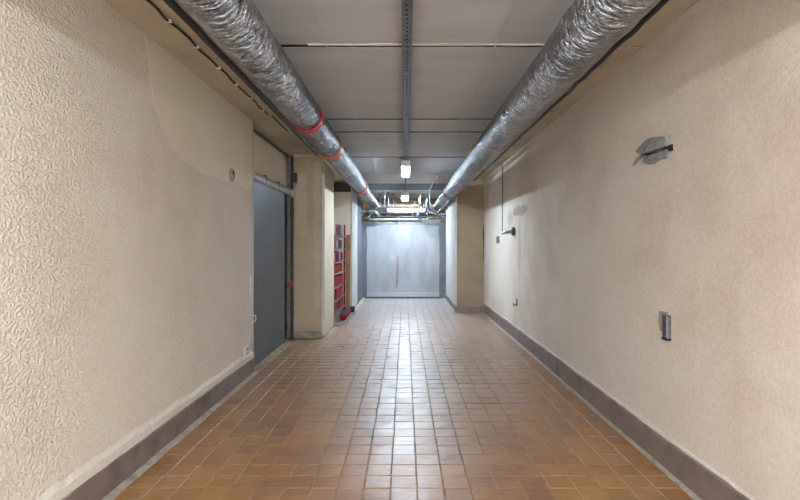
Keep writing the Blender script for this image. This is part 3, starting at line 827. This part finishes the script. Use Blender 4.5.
# ------------------------------------------------------------------ pipework above the partition
def at(px, py, y):
    return Vector(((px - 405) * y / FPX, y, CAMH + (245 - py) * y / FPX))
q = empty('water_pipe', (0, 12.5, 2.0)); tag(q, 'yellowed horizontal pipe with a tee spanning the top of the partition', 'pipe', 'pipes above the partition')
part('pipe', MB().tube([(-1.04, 12.5, 2.015), (1.02, 12.5, 2.015)], 0.032, 12), M['yellow_pipe'], q)
part('tee', MB().tube([(-0.17, 12.5, 2.09), (-0.17, 12.5, 1.93)], 0.034, 12), M['galv_dark'], q)
for xx in (-0.75, 0.45):
    part('coupling', MB().tube([(xx - 0.05, 12.5, 2.015), (xx + 0.05, 12.5, 2.015)], 0.044, 12), M['galv'], q)
    part('hanger', MB().tube([(xx + 0.12, 12.5, 2.04), (xx + 0.12, 12.5, CH)], 0.008, 6), M['galv_dark'], q)
bx_ = empty('valve_box', (-0.95, 12.35, 2.02)); tag(bx_, 'olive box at the end of the yellowed pipe', 'box')
part('body', MB().box(-1.075, -0.88, 12.3, 12.44, 1.985, 2.10, 0.012), M['olive_box'], bx_)
part('lid', MB().box(-1.065, -0.89, 12.285, 12.302, 1.995, 2.09, 0.004), M['brown_pipe'], bx_)
def pipe(label, pts, r, m, cat='pipe', collars=(), name='water_pipe', hang=()):
    root = empty(name, pts[0]); tag(root, label, cat, 'pipes above the partition')
    part('pipe', MB().tube(pts, r, 10), m, root)
    for (hx, hy, hz) in hang:
        part('hanger', MB().tube([(hx, hy, hz), (hx, hy, CH - 0.002)], 0.007, 6), M['galv_dark'], root)
    for c in collars:
        i = min(c, len(pts) - 2)
        a, b_ = Vector(pts[i]), Vector(pts[i + 1]); mid = (a + b_) / 2; d = (b_ - a).normalized() * 0.04
        part('collar', MB().tube([mid - d, mid + d], r * 1.4, 10), M['galv_dark'], root)
    return root
pipe('grey pipe crossing under the strapped duct before the partition', [(-1.06, 12.2, 2.25), (-0.5, 12.2, 2.25), (-0.44, 12.2, 2.28), (-0.42, 12.2, 2.36), (-0.42, 12.25, CH - 0.02)], 0.022, M['galv_dark'], collars=(0,))
pipe('upper grey pipe crossing under the strapped duct near the pillar', [(-1.06, 11.8, 2.18), (-0.72, 11.8, 2.18), (-0.66, 11.85, 2.12), (-0.64, 12.0, 2.08)], 0.02, M['galv'], collars=(0,))
pipe('white bent pipe dropping beside the bare-wall duct to the partition top', [at(421, 194, 12.1), at(420, 201, 12.1), at(422, 208, 12.15), at(418, 213, 12.15), at(419, 219, 12.2), at(424, 222, 12.25), at(440, 221, 12.25)], 0.035, M['galv'], collars=(1, 3), hang=(tuple(at(421, 194, 12.1)),))
pipe('galvanised pipe looping under the bare-wall duct', [at(428, 198, 12.35), at(426, 206, 12.35), at(430, 212, 12.35), at(437, 214, 12.35), at(445, 214, 12.35), (1.03, 12.35, 2.148)], 0.03, M['galv'], collars=(1,))
pipe('olive pipe ending at the white wing wall above the partition', [at(428, 218, 12.42), at(447, 216.5, 12.42)], 0.028, M['olive_box'], collars=(0,))
pipe('slanting grey pipe between the bare-wall duct and the wing wall', [at(436, 214.5, 12.0), at(440, 210, 11.8), at(443.5, 207.5, 11.75), (1.026, 11.75, 2.25)], 0.018, M['galv_dark'])
pipe('long grey pipe hung crosswise beyond the partition', [(-1.5, 13.4, 2.14), (1.45, 13.4, 2.14)], 0.03, M['galv_dark'], collars=(0,), hang=((-0.5, 13.4, 2.16), (0.4, 13.4, 2.16)))
pipe('pale pipe hung crosswise far beyond the partition', [(-1.5, 14.9, 2.26), (1.5, 14.9, 2.26)], 0.04, M['yellow_pipe'], collars=(0,), hang=((-0.4, 14.9, 2.29), (0.5, 14.9, 2.29)))
pipe('thin grey pipe bending up between strapped duct and the hanging lamp', [(-0.92, 12.0, 2.02), (-0.80, 12.0, 2.16), (-0.70, 12.05, 2.28), (-0.56, 12.05, 2.30), (-0.50, 12.05, 2.36), (-0.50, 12.05, CH - 0.01)], 0.013, M['galv'], collars=(1,))
pipe('thin galvanised pipe curving under the bare-wall duct to the ceiling', [(0.98, 12.15, 2.06), (0.80, 12.15, 2.12), (0.66, 12.15, 2.24), (0.62, 12.15, 2.40), (0.62, 12.15, CH - 0.01)], 0.013, M['galv'], collars=(1,))
pipe('steel strut bar fixed across the ceiling space over the partition', [(-1.08, 12.62, 2.20), (1.02, 12.62, 2.20)], 0.016, M['galv_dark'], hang=((-0.3, 12.62, 2.21), (0.25, 12.62, 2.21)))
pipe('short dark pipe branching down onto the yellowed pipe', [(0.2, 12.5, 2.05), (0.2, 12.5, 2.19), (0.28, 12.56, 2.19)], 0.016, M['brown_pipe'])
